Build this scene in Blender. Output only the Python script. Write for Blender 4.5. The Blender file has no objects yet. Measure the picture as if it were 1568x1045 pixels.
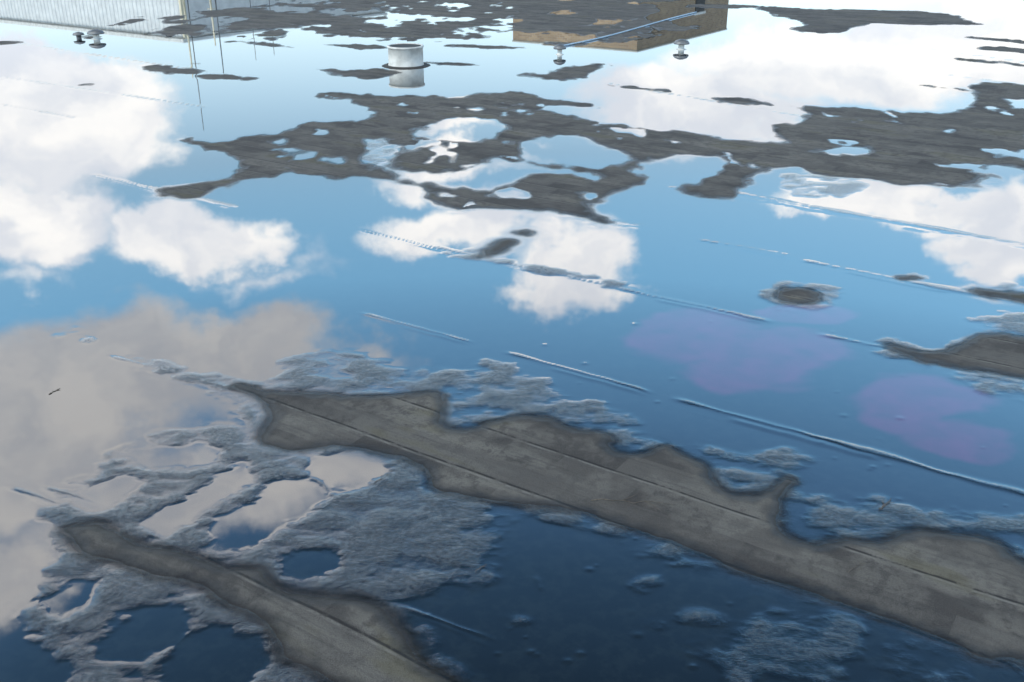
import bpy, bmesh, math, random
import numpy as np
from mathutils import Vector, Matrix
random.seed(3)
S = bpy.context.scene
# ---------------------------------------------------------------- survey frame
CAM_H = 2.0
F = 1524.0                       # focal length in survey pixels (35 mm lens)
TH = math.atan(672.5/F)          # downward pitch
c_, s_ = math.cos(TH), math.sin(TH)

def gnd(px, py):
    """site survey: photo point -> point on the roof plane (metres)"""
    u = np.asarray(px, float)-784; v = np.asarray(py, float)-522.5
    t = CAM_H/(F*s_+v*c_)
    return t*u, t*(F*c_-v*s_)
def gv(px, py):
    x, y = gnd(px, py); return Vector((float(x), float(y), 0))
def azel(px, py):
    u = px-784; v = py-522.5
    X, Y, Z = u, F*c_-v*s_, F*s_+v*c_
    return math.degrees(math.atan2(X, Y)), math.degrees(math.atan2(Z, math.hypot(X, Y)))
def mirrored(px, py, Y):
    u = px-784; v = py-522.5
    t = Y/(F*c_-v*s_)
    return Vector((t*u, Y, -CAM_H+t*(F*s_+v*c_)))
SEAM = math.atan(2501/1666.0)    # roll direction, left of straight ahead
SD = Vector((-math.sin(SEAM), math.cos(SEAM), 0))
PD = Vector((math.cos(SEAM), math.sin(SEAM), 0))

# ---------------------------------------------------------------- noise
def _h(xi, yi, seed):
    h = (xi*374761393+yi*668265263+seed*974634777) & 0xffffffff
    h = ((h ^ (h >> 13))*1274126177) & 0xffffffff
    return ((h ^ (h >> 16)) & 0xffff)/65535.0
def vn(x, y, seed=0):
    xf = np.floor(x); yf = np.floor(y)
    xi = xf.astype(np.int64); yi = yf.astype(np.int64)
    a = x-xf; b = y-yf
    a = a*a*a*(a*(a*6-15)+10); b = b*b*b*(b*(b*6-15)+10)
    n = (_h(xi, yi, seed)*(1-a)+_h(xi+1, yi, seed)*a)*(1-b)+(_h(xi, yi+1, seed)*(1-a)+_h(xi+1, yi+1, seed)*a)*b
    return n*2-1
def fbm(x, y, seed=0, oc=4, g=.5):
    r = 0; A = 1; tot = 0
    for i in range(oc):
        ca, sa = math.cos(i*1.3+.4), math.sin(i*1.3+.4)
        r = r+A*vn((x*ca-y*sa)*2**i+17.3*i, (x*sa+y*ca)*2**i-9.1*i, seed+i*7); tot += A; A *= g
    return r/tot
def sst(a, b, x):
    t = np.clip((x-a)/(b-a), 0, 1); return t*t*(3-2*t)

# ---------------------------------------------------------------- grid
fine = np.arange(-38, 38.01, 0.09)
coarse = np.arange(41, 319.1, 3.0)
az = np.radians(np.concatenate([fine, coarse])); NA = len(az)
dep = np.arange(46, 4.6, -0.06)
rad = np.concatenate([[0.001, .4, .9, 1.4, 1.7], CAM_H/np.tan(np.radians(dep)), np.geomspace(27, 2500, 60)])
NR = len(rad)
R_, A_ = np.meshgrid(rad, az, indexing='ij')
X = (R_*np.sin(A_)).ravel(); Y = (R_*np.cos(A_)).ravel(); RR = R_.ravel()
N = len(X)

def chaikin(p, n=2):
    p = np.array(p, float)
    for _ in range(n):
        q = np.roll(p, -1, axis=0)
        p = np.stack([.75*p+.25*q, .25*p+.75*q], 1).reshape(-1, 2)
    return p
def ell(cx, cy, rx, ry, n=14, tilt=0.0):
    r = random.Random(int(cx*7+cy))
    return [(cx+rx*(1+r.uniform(-.15, .15))*math.cos(t), cy+ry*(1+r.uniform(-.15, .15))*math.sin(t)+tilt*rx*math.cos(t)) for t in [i*2*math.pi/n for i in range(n)]]
def polysdf(poly, margin, smooth=2, far=-9.0):
    """signed distance (inside +) of all grid vertices to a surveyed outline"""
    p = chaikin(poly, smooth)
    gx, gy = gnd(p[:, 0], np.maximum(p[:, 1], -60))
    out = np.full(N, far)
    m = np.where((X > gx.min()-margin) & (X < gx.max()+margin) & (Y > gy.min()-margin) & (Y < gy.max()+margin))[0]
    x = X[m]; y = Y[m]
    d2 = np.full(len(m), 1e9); ins = np.zeros(len(m), bool)
    n = len(gx)
    for i in range(n):
        x0, y0 = gx[i], gy[i]; x1, y1 = gx[(i+1) % n], gy[(i+1) % n]
        dx, dy = x1-x0, y1-y0
        L = dx*dx+dy*dy+1e-12
        t = np.clip(((x-x0)*dx+(y-y0)*dy)/L, 0, 1)
        ex = x-x0-t*dx; ey = y-y0-t*dy
        d2 = np.minimum(d2, ex*ex+ey*ey)
        if abs(dy) > 1e-9:
            cr = ((y0 > y) != (y1 > y)) & (x < dx*(y-y0)/dy+x0)
            ins ^= cr
    d = np.sqrt(d2)
    out[m] = np.where(ins, d, -d)
    return out

P1 = [(395,600),(440,598),(490,603),(550,612),(620,606),(665,600),(680,610),(668,640),(690,655),(722,660),(745,650),(790,640),(835,642),(880,658),(920,662),(940,672),(930,684),(955,696),(985,697),(1005,686),(1025,684),(1050,700),(1082,715),(1090,738),(1120,757),(1160,762),(1190,750),(1203,734),(1214,737),(1195,755),(1188,785),(1185,810),(1210,830),(1250,840),(1275,832),(1310,830),(1360,834),(1385,815),(1410,808),(1450,818),(1510,822),(1568,865),(1700,940),(1700,1070),(1568,1015),(1500,1012),(1470,988),(1400,960),(1300,925),(1180,890),(1100,860),(1000,820),(920,790),(850,775),(770,770),(720,758),(668,752),(662,725),(640,710),(600,695),(550,683),(500,680),(450,690),(395,675),(410,655),(420,635),(405,615),(355,588)]
P2 = [(90,812),(130,802),(165,805),(200,830),(260,845),(290,858),(340,870),(395,872),(405,890),(430,910),(480,918),(530,920),(570,925),(600,955),(625,990),(640,1020),(690,1045),(740,1080),(620,1120),(520,1050),(460,1015),(435,1000),(430,970),(400,945),(350,925),(290,890),(220,870),(170,855),(130,850),(115,830)]
P3 = [(1355,528),(1400,538),(1440,542),(1465,530),(1490,515),(1530,510),(1568,520),(1700,545),(1700,600),(1568,575),(1500,568),(1450,558),(1400,548)]
P4 = [(1190,450),(1215,444),(1245,448),(1248,460),(1225,467),(1200,460)]
P5 = [(1488,444),(1530,446),(1600,452),(1600,470),(1550,461),(1505,453)]
P7 = [(272,212),(330,220),(380,213),(430,205),(470,190),(520,187),(565,182),(578,168),(545,158),(478,143),(540,143),(600,150),(650,148),(700,152),(740,144),(790,142),(830,152),(870,158),(915,162),(850,161),(825,167),(835,176),(870,181),(920,188),(990,198),(1060,206),(1130,219),(1190,224),(1202,214),(1192,206),(1180,196),(1212,192),(1230,178),(1215,165),(1260,165),(1330,168),(1400,175),(1470,172),(1500,165),(1495,145),(1485,130),(1530,128),(1600,137),(1580,150),(1535,150),(1535,165),(1568,170),(1700,190),(1700,280),(1568,252),(1505,252),(1490,262),(1510,272),(1480,287),(1400,280),(1330,275),(1250,265),(1200,254),(1160,262),(1135,280),(1120,296),(1090,304),(1058,293),(1070,285),(1095,280),(1110,265),(1122,243),(1090,236),(1040,235),(1010,240),(980,252),(965,268),(975,275),(950,285),(920,300),(888,315),(905,330),(940,346),(890,332),(840,324),(780,319),(730,313),(700,320),(670,307),(660,291),(610,281),(560,273),(500,271),(460,265),(410,270),(370,278),(330,290),(300,303),(245,295),(300,285),(350,275),(370,260),(372,245),(340,233),(300,226)]
HOLES = [[(612,210),(640,195),(680,182),(730,180),(770,190),(780,205),(760,217),(700,220),(650,215)],
 [(400,218),(440,210),(445,215),(420,224)],[(485,243),(520,238),(540,243),(530,251),(500,252)],
 [(538,225),(570,212),(620,218),(650,224),(605,235),(600,248),(630,262),(690,262),(730,255),(760,238),(790,245),(820,255),(900,262),(940,270),(930,283),(880,276),(850,266),(800,271),(765,293),(720,294),(650,286),(610,271),(570,263),(548,250),(555,235)],
 [(785,220),(830,210),(870,205),(915,212),(950,228),(970,240),(950,258),(920,262),(850,255),(800,245),(785,235)],
 ell(730,168,17,4), ell(1298,232,50,9), ell(1152,254,13,5)]
SMALL = [[(735,392),(765,370),(785,366),(782,380),(755,394)], ell(798,357,13,4), ell(1388,427,14,3),
 [(495,105),(545,109),(600,105),(603,115),(565,122),(520,115)], ell(262,108,42,5,14,.1), ell(345,119,38,3,14,.05),
 [(790,115),(850,112),(870,102),(935,97),(900,110),(880,122),(850,125)],
 ell(975,136,48,2,14,.1), ell(1145,157,38,2.5,14,.12), ell(1555,77,50,3,14,.05), ell(685,98,36,2,14,.06), ell(135,130,14,2), ell(5,66,14,2),
 ell(880,68,30,2.4), ell(1440,31,60,4,14,.1), ell(1100,10,60,3), ell(140,57,14,2), ell(560,72,60,2,14,.05), ell(400,68,50,2,14,.1),ell(740,72,50,2,14,.03),
 [(1150,8),(1220,14),(1300,15),(1430,18),(1480,28),(1470,38),(1400,38),(1310,35),(1290,50),(1245,52),(1210,44),(1245,35),(1190,25)], ell(1535,62,50,2,14,.1), ell(1530,97,60,1.5,14,.1), ell(1450,135,50,1.5,14,.1)]
TOP = [(225,42),(240,28),(330,15),(420,3),(560,-10),(850,-14),(990,-12),(1010,10),(975,22),(1015,38),(920,52),(880,60),(800,55),(720,60),(640,48),(560,54),(480,62),(440,48),(350,44),(300,48)]

sd = np.full(N, -9.0)
for p in (P1, P2, P3, P4, P5): sd = np.maximum(sd, polysdf(p, .6, 1))
s7 = polysdf(P7, 1.0, 1)
for h in HOLES: s7 = np.minimum(s7, -polysdf(h, .8, 1))
# a few extra pinholes of standing water in the far patch
s7 = np.where(s7 > 0, np.minimum(s7, (.66-vn(X/.30, Y/.45, 64)-.3*vn(X/.1, Y/.15, 65))*.5), s7)
sd = np.maximum(sd, s7)
for p in SMALL: sd = np.maximum(sd, polysdf(p, .6, 1))
stp = polysdf(TOP, 2.0, 1)
st = np.minimum(stp, 0.9)*.22 + .75*fbm(X*1.1+3, Y*.75, 50, 4, .62) - .02
st = np.where(stp > -.9, st, -9)
sd = np.maximum(sd, st)
# beyond the surveyed area: the same kind of half-dry membrane
px = 784+F*X/np.maximum(Y*c_+CAM_H*s_, .2)
py = 522.5+F*(CAM_H*c_-Y*s_)/np.maximum(Y*c_+CAM_H*s_, .2)
inside = (Y > .6) & (px > -50) & (px < 1640) & (py > -30) & (py < 1110)
q = X*PD.x+Y*PD.y; p_ = X*SD.x+Y*SD.y       # across / along rolls
outer = .5*(fbm(p_*.35, q*.8, 91, 4)-.12)
sd = np.where(inside, sd, outer)
far = np.clip(RR/3.2, .8, 3.2)
sd = sd+far*(.014*vn(X/.32, Y/.32, 1)+.012*vn(X/.13, Y/.13, 2)+.006*vn(X/.055, Y/.055, 3)+.003*vn(X/.025, Y/.025, 4))+sst(5, 9, RR)*(.04*vn(X/.45, Y/.8, 61)+.07*vn(X/.2, Y/.4, 62)+.05*vn(X/.09, Y/.2, 63)+.02)
sd = np.clip(sd, -2, 2)

# film zones (membrane just breaking the surface, still wet)
ZONES = [([(60,795),(120,760),(200,680),(330,655),(390,690),(500,690),(600,700),(660,750),(740,770),(775,800),(745,870),(690,900),(620,930),(560,915),(400,880),(290,850),(180,800)], .97),
 ([(40,870),(90,840),(170,860),(290,900),(400,950),(430,1000),(520,1060),(600,1110),(0,1110),(90,1045),(40,960)], .93),
 ([(385,592),(400,570),(470,540),(560,535),(640,575),(780,545),(830,590),(1000,640),(950,690),(700,660),(680,605),(560,612)], .76),
 ([(940,960),(1100,900),(1250,930),(1400,965),(1500,1010),(1568,1100),(1150,1100),(1080,1020)], .56),
 ([(1480,480),(1640,465),(1640,520),(1480,515)], .76),
 ([(1150,450),(1220,425),(1290,440),(1270,475),(1190,480)], .68),
 ([(1200,262),(1330,275),(1330,300),(1230,305),(1190,285)], .64),
 ([(1440,570),(1600,590),(1600,625),(1470,600)], .58),
 ([(1210,740),(1300,760),(1480,785),(1640,790),(1640,850),(1510,822),(1380,812),(1280,830),(1200,825)], .72),
 ([(1030,670),(1160,690),(1290,700),(1220,740),(1180,755),(1110,740)], .68),
 ([(70,515),(130,500),(160,520),(120,530)], .6),
 ([(160,540),(300,560),(390,595),(400,660),(330,610),(230,570)], .84),
 ([(560,212),(640,215),(600,240),(580,262),(540,245)], .7),
 ([(650,385),(780,395),(900,420),(1050,465),(900,432),(760,408)], .64),
 ([(760,955),(800,950),(800,975),(765,975)], .68), ([(980,880),(1020,878),(1015,895),(975,898)], .62),
 ([(640,880),(720,870),(700,905),(630,905)], .66), ([(815,880),(845,890),(835,915),(810,905)], .62),
 ([(860,650),(950,640),(1020,670),(1060,690),(1000,690),(940,690)], .76),
 ]
zone = np.zeros(N)
for z, a in ZONES:
    d = polysdf(z, .4, 1)
    big = .15 if a > .9 else .08
    zone = np.maximum(zone, a*sst(-big, .08, d+.07*fbm(X/.16, Y/.12, 11, 3)))
POOLS = [[(325,818),(360,790),(400,775),(420,750),(450,736),(487,745),(485,770),(455,790),(420,802),(390,830),(350,834)],
 [(232,808),(270,778),(320,755),(345,730),(370,712),(378,730),(350,757),(310,778),(280,803),(245,818)],
 [(483,718),(510,701),(560,699),(583,715),(565,737),(530,752),(500,735)],
 [(193,688),(260,690),(300,684),(328,695),(310,711),(250,713),(203,706)],
 [(128,770),(160,745),(195,729),(208,745),(175,767),(140,782)],[(440,864),(470,847),(503,848),(503,870),(470,882)],
 [(-60,805),(30,812),(78,850),(45,872),(38,930),(0,948),(-60,945)],[(83,915),(120,899),(143,905),(110,937),(85,932)],
 [(172,988),(210,943),(250,932),(290,943),(262,977),(220,1002),(188,1007)],[(265,1050),(278,1000),(320,968),(372,983),(393,1010),(372,1050),(330,1075)],
 [(-60,955),(0,960),(45,985),(95,1045),(60,1110),(-60,1110)]]
pool = np.zeros(N)
for z in POOLS:
    d = polysdf(z, .3, 2)
    pool = np.maximum(pool, sst(-.075, .012, d+.035*fbm(X/.07, Y/.05, 12, 3)))
dist = -sd
# wet margin round every dry patch
halo = (1-sst(.01, .14, dist+.06*vn(X/.16, Y/.16, 21)))*(.58+.22*vn(X/.5, Y/.5, 22))*(1-sst(5, 9, RR))
zone = np.maximum(zone, np.clip(halo, 0, 1))
l1 = fbm(X/.11, Y/.075, 31, 4, .40)
l2 = fbm(X/.03, Y/.03, 41, 2, .5)
relief = -.0034+.0051*zone+.0036*l1*np.clip(zone*1.5, .0, 1)+.0003*l2*zone
relief = relief*(1-pool)-.0034*pool
# pebbles and felt blisters that just dimple the sheet
rb = random.Random(12)
blis = np.zeros(N)
for k in range(90):
    bx_, by_ = gnd(rb.uniform(600, 1568), rb.uniform(480, 1045)); r = rb.uniform(.004, .013)
    m = np.abs(X-bx_)+np.abs(Y-by_) < .08
    dd = np.hypot((X[m]-bx_)/1.3, Y[m]-by_)/r
    blis[m] = np.maximum(blis[m], np.exp(-dd**2)*rb.uniform(.0003, .0010))
# lap seams of the bitumen rolls
SEAMS = [((770,540),(1000,602),.0020,.011),((1028,610),(1640,776),.0024,.014),((550,480),(725,526),.0019,.009),
 ((550,353),(760,400),.0012,.008),((660,378),(960,444),.0014,.009),((940,440),(1185,495),.0022,.012),((1065,367),(1220,394),.0024,.014),((1222,398),(1640,480),.0026,.018),
 ((1010,285),(1060,292),.001,.012),((1120,295),(1640,388),.0026,.022),((1250,512),(1640,592),.0023,.014),((165,545),(395,606),.0022,.010),
 ((140,268),(370,318),.0010,.016),((0,118),(320,165),.0010,.03),((0,160),(120,182),.0010,.03),((930,128),(1240,180),.0010,.03),
 ((600,925),(760,985),.0012,.008),((60,745),(150,770),.001,.008),((905,335),(1000,348),.0012,.02),((10,745),(260,830),.0016,.008),((0,62),(380,120),.0012,.04),
 ((1420,75),(1640,105),.001,.04),((1430,112),(1640,140),.001,.04),((850,155),(930,168),.001,.03)]
seam = np.zeros(N); smask = np.zeros(N)
for a, b, hgt, w in SEAMS:
    ax, ay = gnd(*a); bx, by = gnd(*b)
    m = (X > min(ax, bx)-.3) & (X < max(ax, bx)+.3) & (Y > min(ay, by)-.3) & (Y < max(ay, by)+.3)
    x = X[m]; y = Y[m]; L = math.hypot(bx-ax, by-ay); ux, uy = (bx-ax)/L, (by-ay)/L
    al = (x-ax)*ux+(y-ay)*uy; pe = -(x-ax)*uy+(y-ay)*ux
    pe = pe+.008*vn(al/.3, 0*al+(a[0]*7+a[1]) % 50, 5)+.004*vn(al/.08, 0*al+3, 6)
    wv = w*(.85+.6*vn(al/.22, 0*al+9, 8))
    taper = sst(-.02, .10, al)*sst(-.02, .10, L-al)
    g = np.exp(-(pe/wv)**2)*taper*(.65+.55*vn(al/.25, 0*al+1, 9))
    g = g+.35*np.exp(-((pe+3.2*w)/(1.6*w))**2)*taper*np.clip(vn(al/.2, pe/.05, 19)*2, 0, 1)
    seam[m] = np.maximum(seam[m], hgt*np.clip(g, 0, 2)); smask[m] = np.maximum(smask[m], np.clip(g, 0, 1))
def smax(a, b, k):
    h = np.clip(.5+.5*(b-a)/k, 0, 1); return a*(1-h)+b*h+k*h*(1-h)
surf = smax(np.zeros(N), relief+.0002, .0024)
surf = surf+seam+blis
# convex water edge where the sheet stops against the greasy membrane
edge = np.exp(-np.clip(dist, 0, 9)/.014)*(dist > 0)+(dist <= 0)*1.0
edgeS = np.exp(-np.clip(dist, 0, 9)/.05)
nf_ = 1-.6*sst(4, 8, RR)
surf = surf-.0011*edge*nf_-.0012*edgeS*nf_+.0026
fade = 1-sst(9, 20, RR)
surf = surf*(.25+.75*fade)
film = np.clip(sst(-.0018, .0014, relief)*(1-pool), 0, 1)
film = np.maximum(film, .5*sst(.25, .7, smask))
film = np.maximum(film, .6*np.exp(-np.clip(dist, 0, 9)/.03)*(1-sst(6, 10, RR)))
film = np.where(RR > 16, film*.5, film)
roofz = surf+np.clip(sd*.09, -.004, .003)
# purple areas in the colour of the submerged membrane
silt = np.zeros(N)
for cx, cy, rx, ry in ((1060,515,120,50),(1160,565,130,40),(1200,530,100,30),(1400,610,120,38),(1480,665,110,36),(1390,640,80,30),(1250,480,90,15)):
    gx, gy = gnd(cx, cy); wx = abs(gnd(cx+rx, cy)[0]-gx); wy = abs(gnd(cx, cy-ry)[1]-gnd(cx, cy+ry)[1])/2
    dd = np.hypot((X-gx)/wx, (Y-gy)/wy)+.5*fbm(X/.4, Y/.3, 71, 4)
    silt = np.maximum(silt, 1-sst(.7, 1.0, dd))
silt *= .75+.35*fbm(X/.1, Y/.1, 77, 3)

def grid_mesh(name, z, attrs):
    me = bpy.data.meshes.new(name)
    co = np.stack([X, Y, z], 1).astype(np.float32)
    i = np.arange(NR-1)[:, None]; j = np.arange(NA)[None, :]; j2 = (j+1) % NA
    fa = np.stack([(i*NA+j), (i*NA+j2), ((i+1)*NA+j2), ((i+1)*NA+j)], -1).reshape(-1, 4)
    nf = len(fa)
    me.vertices.add(N); me.vertices.foreach_set('co', co.ravel())
    me.loops.add(nf*4); me.loops.foreach_set('vertex_index', np.ascontiguousarray(fa).astype(np.int32).ravel())
    me.polygons.add(nf)
    me.polygons.foreach_set('loop_start', np.arange(0, nf*4, 4, dtype=np.int32))
    me.polygons.foreach_set('loop_total', np.full(nf, 4, dtype=np.int32))
    me.polygons.foreach_set('use_smooth', np.ones(nf, bool))
    me.update(calc_edges=True)
    for k, a in attrs.items():
        at = me.attributes.new(k, 'FLOAT', 'POINT'); at.data.foreach_set('value', a.astype(np.float32))
    ob = bpy.data.objects.new(name, me); S.collection.objects.link(ob)
    return ob
roof = grid_mesh('flat_roof', roofz, {'sd': sd, 'wet': film, 'silt': silt})
water = grid_mesh('water', surf, {'film': film, 'sd': sd})
assert water.data.polygons[NA*100].normal.z > 0

# ---------------------------------------------------------------- node helper
class NT:
    def __init__(s, tree): s.t = tree; s.n = tree.nodes; s.l = tree.links; s.n.clear()
    def add(s, typ, ins=None, **kw):
        nd = s.n.new(typ)
        for k, v in kw.items(): setattr(nd, k, v)
        for k, v in (ins or {}).items():
            if isinstance(v, bpy.types.NodeSocket): s.l.new(v, nd.inputs[k])
            else: nd.inputs[k].default_value = v
        return nd
    def m(s, op, a, b=0.0, c=0.0, clamp=False):
        nd = s.add('ShaderNodeMath', {0: a, 1: b, 2: c}, operation=op); nd.use_clamp = clamp; return nd.outputs[0]
    def vm(s, op, a, b=(0, 0, 0)):
        nd = s.add('ShaderNodeVectorMath', {0: a, 1: b}, operation=op)
        return nd.outputs['Value'] if op in ('LENGTH', 'DOT_PRODUCT') else nd.outputs[0]
    def ss(s, v, a, b, lo=0.0, hi=1.0):
        nd = s.add('ShaderNodeMapRange', {'Value': v, 'From Min': a, 'From Max': b, 'To Min': lo, 'To Max': hi}); nd.interpolation_type = 'SMOOTHSTEP'; return nd.outputs[0]
    def mix(s, f, a, b, bt='MIX'):
        nd = s.add('ShaderNodeMix', data_type='RGBA', blend_type=bt)
        for i, v in ((0, f), (6, a), (7, b)):
            if isinstance(v, bpy.types.NodeSocket): s.l.new(v, nd.inputs[i])
            else: nd.inputs[i].default_value = v if i == 0 else (tuple(v)+(1,))[:4]
        return nd.outputs[2]
    def noise(s, vec, scale, detail=4, rough=.5, col=False, dim='3D'):
        nd = s.add('ShaderNodeTexNoise', noise_dimensions=dim)
        s.l.new(vec, nd.inputs['Vector']); nd.inputs['Scale'].default_value = scale; nd.inputs['Detail'].default_value = detail; nd.inputs['Roughness'].default_value = rough
        return nd.outputs['Color' if col else 0]
def newmat(name):
    m = bpy.data.materials.new(name); m.use_nodes = True; return m, NT(m.node_tree)

# ---------------------------------------------------------------- roof membrane
mat, n = newmat('bitumen_membrane')
geo = n.add('ShaderNodeNewGeometry').outputs['Position']
rot = n.add('ShaderNodeMapping', {'Vector': geo, 'Rotation': (0, 0, -math.atan2(SD.y, SD.x))}).outputs[0]   # x = along roll
sx = n.add('ShaderNodeSeparateXYZ', {0: rot})
along, across = sx.outputs[0], sx.outputs[1]
sdn = n.add('ShaderNodeAttribute', attribute_name='sd').outputs['Fac']
purplen = n.add('ShaderNodeAttribute', attribute_name='silt').outputs['Fac']
streak = n.noise(n.add('ShaderNodeMapping', {'Vector': rot, 'Scale': (.6, 2.2, 1)}).outputs[0], 1.8, 3, .55, False, '2D')
blot = n.noise(rot, 3.2, 4, .6, False, '2D')
blot2 = n.noise(rot, 14, 4, .7, False, '2D')
grain = n.noise(geo, 420, 1, .7, False, '2D')
grain2 = n.noise(geo, 110, 2, .7, False, '2D')
fine_s = n.noise(n.add('ShaderNodeMapping', {'Vector': rot, 'Scale': (3, 60, 1)}).outputs[0], 1.0, 2, .5, False, '2D')
col = n.mix(n.ss(blot, .42, .58), (.036, .030, .027), (.106, .097, .084))
col = n.mix(n.ss(streak, .45, .62, 0, .8), col, (.165, .154, .132))
col = n.mix(n.ss(blot2, .46, .66, 0, .75), col, (.034, .029, .027))
# tonal sheets pressed in along the rolls
cell = n.m('FLOOR', n.m('MULTIPLY', across, 1/.155))
wn = n.add('ShaderNodeTexWhiteNoise', noise_dimensions='1D'); n.l.new(cell, wn.inputs['W'])
col = n.mix(n.m('MULTIPLY', wn.outputs[0], .6), col, (.032, .028, .027))
cell2 = n.m('FLOOR', n.m('ADD', n.m('MULTIPLY', along, 1/.34), n.m('MULTIPLY', cell, .37)))
wn2 = n.add('ShaderNodeTexWhiteNoise', noise_dimensions='1D'); n.l.new(n.m('ADD', n.m('MULTIPLY', cell2, 3.1), cell), wn2.inputs['W'])
col = n.mix(n.m('MULTIPLY', wn2.outputs[0], .40), col, (.170, .158, .138))
col = n.mix(n.ss(fine_s, .5, .8, 0, .4), col, (.026, .024, .023))
# grit, moss stains
col = n.mix(n.ss(grain, .52, .8, 0, .6), col, (.26, .25, .23))
col = n.mix(n.ss(grain, .48, .25, 0, .7), col, (.014, .013, .013))
col = n.mix(n.ss(grain2, .58, .75, 0, .5), col, (.022, .020, .02))
col = n.mix(n.ss(streak, .60, .70, 0, .4), col, (.085, .075, .035))
# lap lines
lapw = n.m('ADD', across, n.m('MULTIPLY', n.noise(rot, 1.2, 1, .5, False, '2D'), .03))
lap = n.m('ABSOLUTE', n.m('SUBTRACT', n.m('FRACT', n.m('MULTIPLY', lapw, 1/.31)), .5))
lapm = n.ss(lap, .026, .008)
col = n.mix(n.m('MULTIPLY', lapm, n.ss(blot2, .34, .5, .15, .85)), col, (.012, .011, .011))
lap2 = n.m('ABSOLUTE', n.m('SUBTRACT', n.m('FRACT', n.m('MULTIPLY', lapw, 1/.31)), .54))
col = n.mix(n.m('MULTIPLY', n.ss(lap2, .028, .005), n.ss(blot2, .40, .6, .1, .55)), col, (.21, .20, .18))
# wet margin dark, submerged part darker
wetn = n.m('ADD', sdn, n.m('MULTIPLY', n.m('SUBTRACT', n.noise(geo, 22, 3, .5, False, '2D'), .5), .05))
dryf = n.ss(wetn, -.002, .065)
cw = n.vm('MULTIPLY', col, (.22, .20, .20))
sub = n.ss(sdn, -.06, -.01)
deep = n.mix(n.ss(blot2, .42, .66, 0, .8), (.003, .004, .008), (.010, .013, .016))
deep = n.mix(n.m('MULTIPLY', purplen, .9, clamp=True), deep, (.150, .012, .070))
col2 = n.mix(sub, deep, cw)
col2 = n.mix(dryf, col2, col)
rough = n.ss(dryf, 0, 1, .35, .8)
bh = n.m('ADD', n.m('MULTIPLY', grain, .0012), n.m('MULTIPLY', grain2, .0018))
bmp = n.add('ShaderNodeBump', {'Height': bh, 'Distance': 1.0, 'Strength': .8})
bs = n.add('ShaderNodeBsdfPrincipled', {'Base Color': col2, 'Roughness': rough, 'Normal': bmp.outputs[0], 'Specular IOR Level': n.ss(sdn, -.02, .02, 0, .35)})
n.add('ShaderNodeOutputMaterial', {0: bs.outputs[0]})
roof.data.materials.append(mat)

# ---------------------------------------------------------------- water
mat, n = newmat('rain_water')
gn = n.add('ShaderNodeNewGeometry'); geo = gn.outputs['Position']
film_ = n.add('ShaderNodeAttribute', attribute_name='film').outputs['Fac']
sdw = n.add('ShaderNodeAttribute', attribute_name='sd').outputs['Fac']
g1 = n.noise(geo, 230, 2, .65, False, '2D')
g2 = n.noise(geo, 60, 2, .6, False, '2D')
hgt = n.m('MULTIPLY', n.m('ADD', n.m('MULTIPLY', g1, .0012), n.m('MULTIPLY', g2, .0011)), film_)
bmp = n.add('ShaderNodeBump', {'Height': hgt, 'Distance': 1.0, 'Strength': 1.0})
fr = n.add('ShaderNodeFresnel', {'IOR': 1.8, 'Normal': bmp.outputs[0]}).outputs[0]
gl = n.add('ShaderNodeBsdfGlossy', {'Color': (1, 1, 1, 1), 'Roughness': n.m('MULTIPLY_ADD', film_, .22, .018), 'Normal': bmp.outputs[0]})
tr = n.add('ShaderNodeBsdfTransparent', {'Color': (.9, .93, .95, 1)})
fac = n.m('MULTIPLY', fr, 1.6, clamp=True)
# a film over grit has less unbroken mirror area than a pool
fac = n.m('MULTIPLY', fac, n.m('SUBTRACT', 1.0, n.m('MULTIPLY', film_, n.ss(g2, .35, .65, .38, .10))))
# dark rim put into the mirror mix, for edge slopes reflecting darker sky
fac = n.m('MULTIPLY', fac, n.ss(n.m('ADD', sdw, n.m('MULTIPLY', n.m('SUBTRACT', g2, .5), .02)), -.055, -.004, 1.0, .26))
# seen from below the sheet is too thin to trap light
fac = n.m('MULTIPLY', fac, n.m('SUBTRACT', 1.0, n.m('MULTIPLY', gn.outputs['Backfacing'], .95)))
mx = n.add('ShaderNodeMixShader', {0: fac, 1: tr.outputs[0], 2: gl.outputs[0]})
n.add('ShaderNodeOutputMaterial', {0: mx.outputs[0]})
water.data.materials.append(mat)

# ---------------------------------------------------------------- generic mats
def simple(name, c1, c2, scale=6, rough=.6, metal=0.0, bump=.002):
    m, n = newmat(name)
    oc = n.add('ShaderNodeTexCoord').outputs['Object']
    a = n.noise(oc, scale, 5, .6)
    col = n.mix(n.ss(a, .3, .7), c1, c2)
    b = n.add('ShaderNodeBump', {'Height': n.noise(oc, scale*8, 3), 'Distance': bump})
    bs = n.add('ShaderNodeBsdfPrincipled', {'Base Color': col, 'Roughness': rough, 'Metallic': metal, 'Normal': b.outputs[0]})
    n.add('ShaderNodeOutputMaterial', {0: bs.outputs[0]}); return m
M_metal = simple('galvanised_sheet', (.52, .54, .54), (.66, .68, .67), 3, .45)
M_white = simple('weathered_white_paint', (.50, .50, .47), (.72, .72, .68), 8, .5)
M_dark = simple('dark_felt_and_shade', (.02, .02, .02), (.05, .045, .04), 10, .7)
M_cream = simple('cream_paint', (.55, .50, .36), (.68, .62, .46), 5, .5)
M_steel = simple('mast_steel', (.14, .15, .16), (.26, .26, .26), 10, .5, .4)
M_blue = simple('blue_hose_rubber', (.35, .50, .65), (.5, .64, .76), 10, .5)
M_wood = simple('twig_bark', (.05, .04, .03), (.16, .13, .10), 60, .8)
M_stone = simple('coping_stone', (.33, .31, .27), (.45, .42, .36), 5, .7)
mb, n = newmat('tan_brick')
oc = n.add('ShaderNodeTexCoord').outputs['Object']
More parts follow.
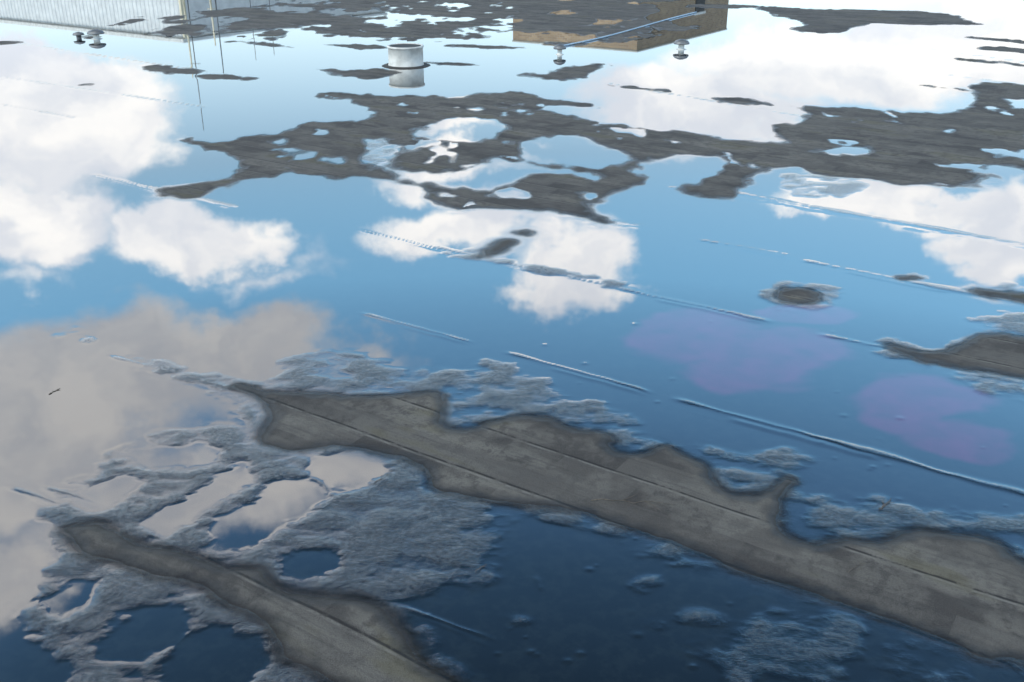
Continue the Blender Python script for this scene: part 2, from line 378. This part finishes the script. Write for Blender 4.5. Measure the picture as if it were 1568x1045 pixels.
sp = n.add('ShaderNodeSeparateXYZ', {0: oc})
uv = n.add('ShaderNodeCombineXYZ', {0: n.m('ADD', sp.outputs[0], sp.outputs[1]), 1: sp.outputs[2]})
bt = n.add('ShaderNodeTexBrick', {'Vector': uv.outputs[0], 'Color1': (.40, .28, .16, 1), 'Color2': (.26, .17, .10, 1), 'Mortar': (.36, .33, .28, 1), 'Scale': 1.0, 'Mortar Size': .009, 'Brick Width': .23, 'Row Height': .075})
bc = n.mix(n.ss(n.noise(oc, 1.2, 5), .3, .7, 0, .5), bt.outputs[0], (.20, .15, .10))
bs = n.add('ShaderNodeBsdfPrincipled', {'Base Color': bc, 'Roughness': .85})
n.add('ShaderNodeOutputMaterial', {0: bs.outputs[0]})
M_brick = mb

# ---------------------------------------------------------------- object helpers
def empty(name, loc, rz=0):
    e = bpy.data.objects.new(name, None); S.collection.objects.link(e); e.location = loc; e.rotation_euler[2] = rz; return e
def meshobj(name, bm, mat, parent=None, smooth=False):
    me = bpy.data.meshes.new(name); bmesh.ops.recalc_face_normals(bm, faces=bm.faces); bm.to_mesh(me); bm.free()
    if smooth:
        for p in me.polygons: p.use_smooth = True
    for m in (mat if isinstance(mat, (list, tuple)) else [mat]): me.materials.append(m)
    o = bpy.data.objects.new(name, me); S.collection.objects.link(o)
    if parent: o.parent = parent
    return o
def box(name, x0, x1, y0, y1, z0, z1, mat, parent, bev=.01):
    bm = bmesh.new(); bmesh.ops.create_cube(bm, size=1)
    for v in bm.verts: v.co = Vector(((x0+x1)/2+v.co.x*(x1-x0), (y0+y1)/2+v.co.y*(y1-y0), (z0+z1)/2+v.co.z*(z1-z0)))
    if bev: bmesh.ops.bevel(bm, geom=bm.edges[:], offset=bev, segments=1, affect='EDGES')
    return meshobj(name, bm, mat, parent)
def lathe(name, prof, mat, parent=None, seg=40, loc=(0, 0, 0)):
    bm = bmesh.new(); rings = []
    for r, z in prof:
        rings.append([bm.verts.new((loc[0]+r*math.cos(2*math.pi*k/seg), loc[1]+r*math.sin(2*math.pi*k/seg), loc[2]+z)) for k in range(seg)])
    for a, b in zip(rings, rings[1:]):
        for k in range(seg): bm.faces.new((a[k], a[(k+1) % seg], b[(k+1) % seg], b[k]))
    return meshobj(name, bm, mat, parent, True)
def tube(name, pts, rads, mat, parent=None, seg=8):
    bm = bmesh.new(); rings = []
    for i, p in enumerate(pts):
        p = Vector(p); d = (Vector(pts[min(i+1, len(pts)-1)])-Vector(pts[max(i-1, 0)])).normalized()
        a = d.cross(Vector((0, 0, 1)) if abs(d.z) < .9 else Vector((1, 0, 0))).normalized(); b = d.cross(a)
        r = rads[i] if isinstance(rads, (list, tuple)) else rads
        rings.append([bm.verts.new(p+r*(a*math.cos(2*math.pi*k/seg)+b*math.sin(2*math.pi*k/seg))) for k in range(seg)])
    for a, b in zip(rings, rings[1:]):
        for k in range(seg): bm.faces.new((a[k], a[(k+1) % seg], b[(k+1) % seg], b[k]))
    bm.faces.new(rings[0]); bm.faces.new(rings[-1])
    return meshobj(name, bm, mat, parent, True)

# round roof outlet stack standing in the water
g = gv(622, 101)
e = empty('roof_vent_pipe', g)
lathe('pipe_shell', [(.245, -.01), (.238, .02), (.232, .03), (.230, .235), (.242, .24), (.242, .262), (.215, .262), (.210, .10)], M_white, e)
lathe('felt_collar', [(.33, 0.0), (.30, .012), (.245, .018)], M_dark, e)
lathe('mouth_shade', [(.214, .255), (.1, .25), (.001, .25)], M_dark, e)  # dark disc across the mouth, stands in for the shade inside the pipe
# mushroom vents
for (px_, py_, w) in ((857, 84, .09), (1043, 76, .115), (148, 60, .13)):
    e = empty('mushroom_vent', gv(px_, py_))
    lathe('stem', [(w*.75, 0), (w*.45, .012), (w*.38, .02), (w*.38, .09)], M_white, e, 24)
    lathe('cap', [(w*.38, .085), (w*1.0, .08), (w*1.02, .095), (w*.8, .125), (w*.35, .145), (.001, .15)], M_steel, e, 24)
    if w > .12:
        lathe('overflow_cap', [(w*.3, 0), (w*.3, .05), (w*.7, .05), (w*.6, .08), (.001, .1)], M_steel, e, 20, (-.32, .1, 0))

# long sheet-metal hall, parallel to the rolls
c0 = mirrored(283, 65, 40)
hall = empty('metal_clad_hall', (c0.x, c0.y, 0), math.atan2(SD.y, SD.x))
H = c0.z
bm = bmesh.new(); L = 60; pitch = .25; prof = []
x = 0
while x < L:
    prof += [(x, 0), (x+.10, 0), (x+.125, .02), (x+.225, .02)]; x += pitch
lo = [bm.verts.new((a, b, 0)) for a, b in prof]; hi = [bm.verts.new((a, b, H-.15)) for a, b in prof]
for i in range(len(lo)-1): bm.faces.new((lo[i], lo[i+1], hi[i+1], hi[i]))
wall = meshobj('corrugated_wall', bm, M_metal, hall)
box('body', 0.02, L, -12, -.02, 0, H-.16, M_metal, hall)
box('gutter', -.1, L, -.1, .14, H-.15, H, M_white, hall)
box('end_trim', -.12, 0, -.12, .06, 0, H-.152, M_cream, hall)
box('roof_sheet', -.1, L, -12, -.11, H-.15, H-.02, M_metal, hall)
box('door', 1.5, 2.5, .04, .08, 0.02, 1.1, M_dark, hall)

# brick penthouse
c1 = mirrored(975, 80, 38); H = c1.z
bk = empty('brick_stairhouse', (c1.x, c1.y, 0), math.atan2(PD.y, PD.x))
box('walls', 0, 8.5, 0, 5.5, 0, H-.06, M_brick, bk, .005)
box('coping', -.03, 8.53, -.03, 5.53, H-.06, H, M_stone, bk)
box('door', 5.0, 5.9, -.03, -.002, .02, 2.1, M_dark, bk)
box('door_frame_top', 4.9, 6.0, -.05, -.004, 2.102, 2.2, M_white, bk)
box('plinth', -.03, 8.53, -.03, -.003, 0, .0199, M_stone, bk, 0)

# antenna masts
for (px_, top, Yd, r, mm) in ((312, 200, 31, .018, M_steel), (343, 116, 31.5, .024, M_steel), (296, 118, 37, .045, M_cream), (330, 70, 38, .045, M_cream), (392, 92, 36, .016, M_steel), (420, 84, 36, .016, M_steel)):
    t = mirrored(px_, top, Yd)
    e = empty('antenna_mast', (t.x, t.y, 0))
    tube('pole', [(0, 0, 0), (0, 0, t.z*.6), (0, 0, t.z)], [r, r*.85, r*.55], mm, e)
    lathe('foot', [(r*4, 0), (r*4, .03), (r*1.2, .05)], M_dark, e, 16)
    tube('cross_arm', [(-.15, 0, t.z*.55), (.15, 0, t.z*.55)], r*.4, mm, e)

# hose lying on the roof
pts = []
for i in range(25):
    k = i/24; p = gv(856+k*210, 73-51*k+2.0*math.sin(k*5))
    pts.append((p.x, p.y, .014))
tube('garden_hose', pts, .013, M_blue)

# twigs and debris
def twig(a, b, r, seed, lift=.004, br=True):
    rr = random.Random(seed); A = gv(*a); B = gv(*b)
    e = empty('twig', A); pts = []
    d = B-A; nrm = Vector((-d.y, d.x, 0))
    for i in range(9):
        k = i/8; pts.append(d*k+nrm*rr.uniform(-.04, .04)+Vector((0, 0, lift+rr.uniform(0, .002))))
    tube('stem', pts, [r*(1-.6*i/8) for i in range(9)], M_wood, e)
    if br:
        for i in (3, 5): tube('side_shoot_%d' % i, [pts[i], pts[i]+d*.12+nrm*.10*(1 if i == 3 else -1), pts[i]+d*.2+nrm*.2*(1 if i == 3 else -1)], [r*.6, r*.5, r*.2], M_wood, e)
twig((905, 768), (1035, 775), .0016, 1, .008)
twig((1347, 782), (1366, 766), .002, 2, .006)
twig((728, 878), (745, 866), .0013, 5, .006)
twig((575, 740), (600, 722), .0012, 6)
twig((1298, 880), (1325, 858), .0010, 7, .008)
twig((75, 605), (92, 596), .002, 9, .003)

# ---------------------------------------------------------------- sky
SUN_EL, SUN_AZ = 42, -125      # degrees, azimuth measured from +Y to +X
w = bpy.data.worlds.new('World'); S.world = w; w.use_nodes = True
w.cycles.sampling_method = 'NONE'
n = NT(w.node_tree)
tc = n.add('ShaderNodeTexCoord').outputs['Generated']
sp = n.add('ShaderNodeSeparateXYZ', {0: tc})
azn = n.m('MULTIPLY', n.m('ARCTAN2', sp.outputs[0], sp.outputs[1]), 57.2958)
eln = n.m('MULTIPLY', n.m('ARCSINE', sp.outputs[2]), 57.2958)
pv = n.add('ShaderNodeCombineXYZ', {0: azn, 1: eln}).outputs[0]
sky = n.add('ShaderNodeTexSky'); sky.sky_type = 'NISHITA'; sky.sun_disc = False
sky.sun_elevation = math.radians(SUN_EL); sky.sun_rotation = math.radians(SUN_AZ); sky.dust_density = .6; sky.ozone_density = 2.0
nz = n.noise(n.vm('MULTIPLY', pv, (.13, .19, 0)), 1.0, 6, .58, True, '2D')
nz2 = n.noise(n.vm('MULTIPLY', pv, (.5, .8, 0)), 1.0, 4, .6, False, '2D')
off = n.vm('MULTIPLY', n.vm('SUBTRACT', nz, (.5, .5, .5)), (10, 6, 0))
pw = n.vm('ADD', pv, off)
def blobs(lst):
    acc = None
    for cx, cy, rx, ry, a in lst:
        ca, ce = azel(cx, cy)
        ra = (azel(cx+rx, cy)[0]-azel(cx-rx, cy)[0])/2
        re = (azel(cx, cy+ry)[1]-azel(cx, cy-ry)[1])/2
        d = n.vm('MULTIPLY', n.vm('SUBTRACT', pw, (ca, ce, 0)), (1/ra, 1/re, 0))
        v = n.m('MULTIPLY', n.m('SUBTRACT', 1.0, n.vm('LENGTH', d)), a)
        acc = v if acc is None else n.m('SMOOTH_MAX', acc, v, .12)
    return acc
white = blobs([(110,200,200,110,1),(60,330,190,80,1),(300,365,160,65,1),(40,120,230,60,1),
 (720,345,160,45,.7),(870,415,120,80,1),
 (1050,165,250,75,1),(1300,90,330,95,1),(1520,60,220,110,1),
 (1340,300,210,42,1),(1540,345,130,60,1),(1560,410,90,50,1),
 (395,425,70,25,.2),(480,395,60,45,.15),(20,420,80,35,.3),(690,260,150,35,.8),(700,200,110,30,.8)])
grey = blobs([(150,580,320,125,1),(340,545,180,85,1),(60,700,250,160,1),(300,760,290,110,1),(530,720,170,80,1),(-20,880,130,110,1),(560,560,110,35,.4)])
det = n.m('MULTIPLY', n.m('SUBTRACT', nz2, .5), .30)
dw = n.ss(n.m('ADD', white, det), -.03, .38)
dg = n.ss(n.m('ADD', grey, n.m('MULTIPLY', det, .8)), .0, .5)
# clouds elsewhere in the sky so that it is a full sky
front = n.m('MULTIPLY', n.ss(n.m('ABSOLUTE', azn), 38, 50), n.ss(eln, 2, 8))
gen = n.m('MULTIPLY', n.ss(n.noise(tc, 2.2, 4, .58), .50, .62), front)
shade = n.ss(n.noise(n.vm('MULTIPLY', pw, (.16, .22, 0)), 1.0, 4, .5, False, '2D'), .3, .7)
cw_ = n.mix(shade, (.68, .72, .79), (.98, .97, .95))
cw_ = n.mix(1.0, cw_, n.mix(n.ss(eln, 6, 22), (13.2, 13.2, 13.2), (28, 27.6, 27.2)), 'MULTIPLY')
cg_ = n.mix(shade, (.78, .81, .87), (1.08, 1.06, 1.04))
cg_ = n.mix(1.0, cg_, n.mix(n.ss(eln, 20, 38), (14, 13.9, 13.8), (21, 20.8, 20.6)), 'MULTIPLY')
hz = n.ss(eln, 0, 16, 1, 0)
ramp = n.add('ShaderNodeValToRGB', {0: n.m('MULTIPLY', eln, 1/50)})
cr = ramp.color_ramp
cr.elements[0].position = .10; cr.elements[0].color = (.25, .26, .25, 1)
cr.elements[1].position = .86; cr.elements[1].color = (.10, .135, .125, 1)
for p, c in ((.26, (.30, .32, .29)), (.40, (.42, .58, .54)), (.50, (.37, .53, .52)), (.62, (.29, .40, .42)), (.74, (.17, .24, .24))):
    el_ = cr.elements.new(p); el_.color = c+(1,)
deepen = n.vm('MULTIPLY', ramp.outputs[0], (8, 8, 8))
base = n.mix(1.0, sky.outputs[0], deepen, 'MULTIPLY')
base = n.mix(n.m('MULTIPLY', hz, .6), base, (10.5, 12, 13))
cc = n.mix(n.m('MULTIPLY', dg, .95), base, cg_)
cc = n.mix(n.m('MULTIPLY', dw, .97), cc, cw_)
cc = n.mix(gen, cc, (14, 14, 14.5))
bg = n.add('ShaderNodeBackground', {'Color': cc, 'Strength': .1})
n.add('ShaderNodeOutputWorld', {0: bg.outputs[0]})

sun = bpy.data.lights.new('sun', 'SUN'); sun.energy = 2.2; sun.angle = math.radians(.5); sun.color = (1, .95, .88)
so = bpy.data.objects.new('sun', sun); S.collection.objects.link(so)
sdv = Vector((math.sin(math.radians(SUN_AZ))*math.cos(math.radians(SUN_EL)), math.cos(math.radians(SUN_AZ))*math.cos(math.radians(SUN_EL)), math.sin(math.radians(SUN_EL))))
so.rotation_euler = (-sdv).to_track_quat('-Z', 'Y').to_euler()

# ---------------------------------------------------------------- camera
cam = bpy.data.cameras.new('camera'); cam.lens = 36*F/1568; cam.sensor_width = 36; cam.clip_end = 5000; cam.clip_start = .05
co = bpy.data.objects.new('camera', cam); S.collection.objects.link(co)
co.location = (0, 0, CAM_H); co.rotation_euler = (math.pi/2-TH, 0, 0)
S.camera = co
S.view_settings.view_transform = 'Standard'; S.view_settings.look = 'None'; S.view_settings.exposure = 0
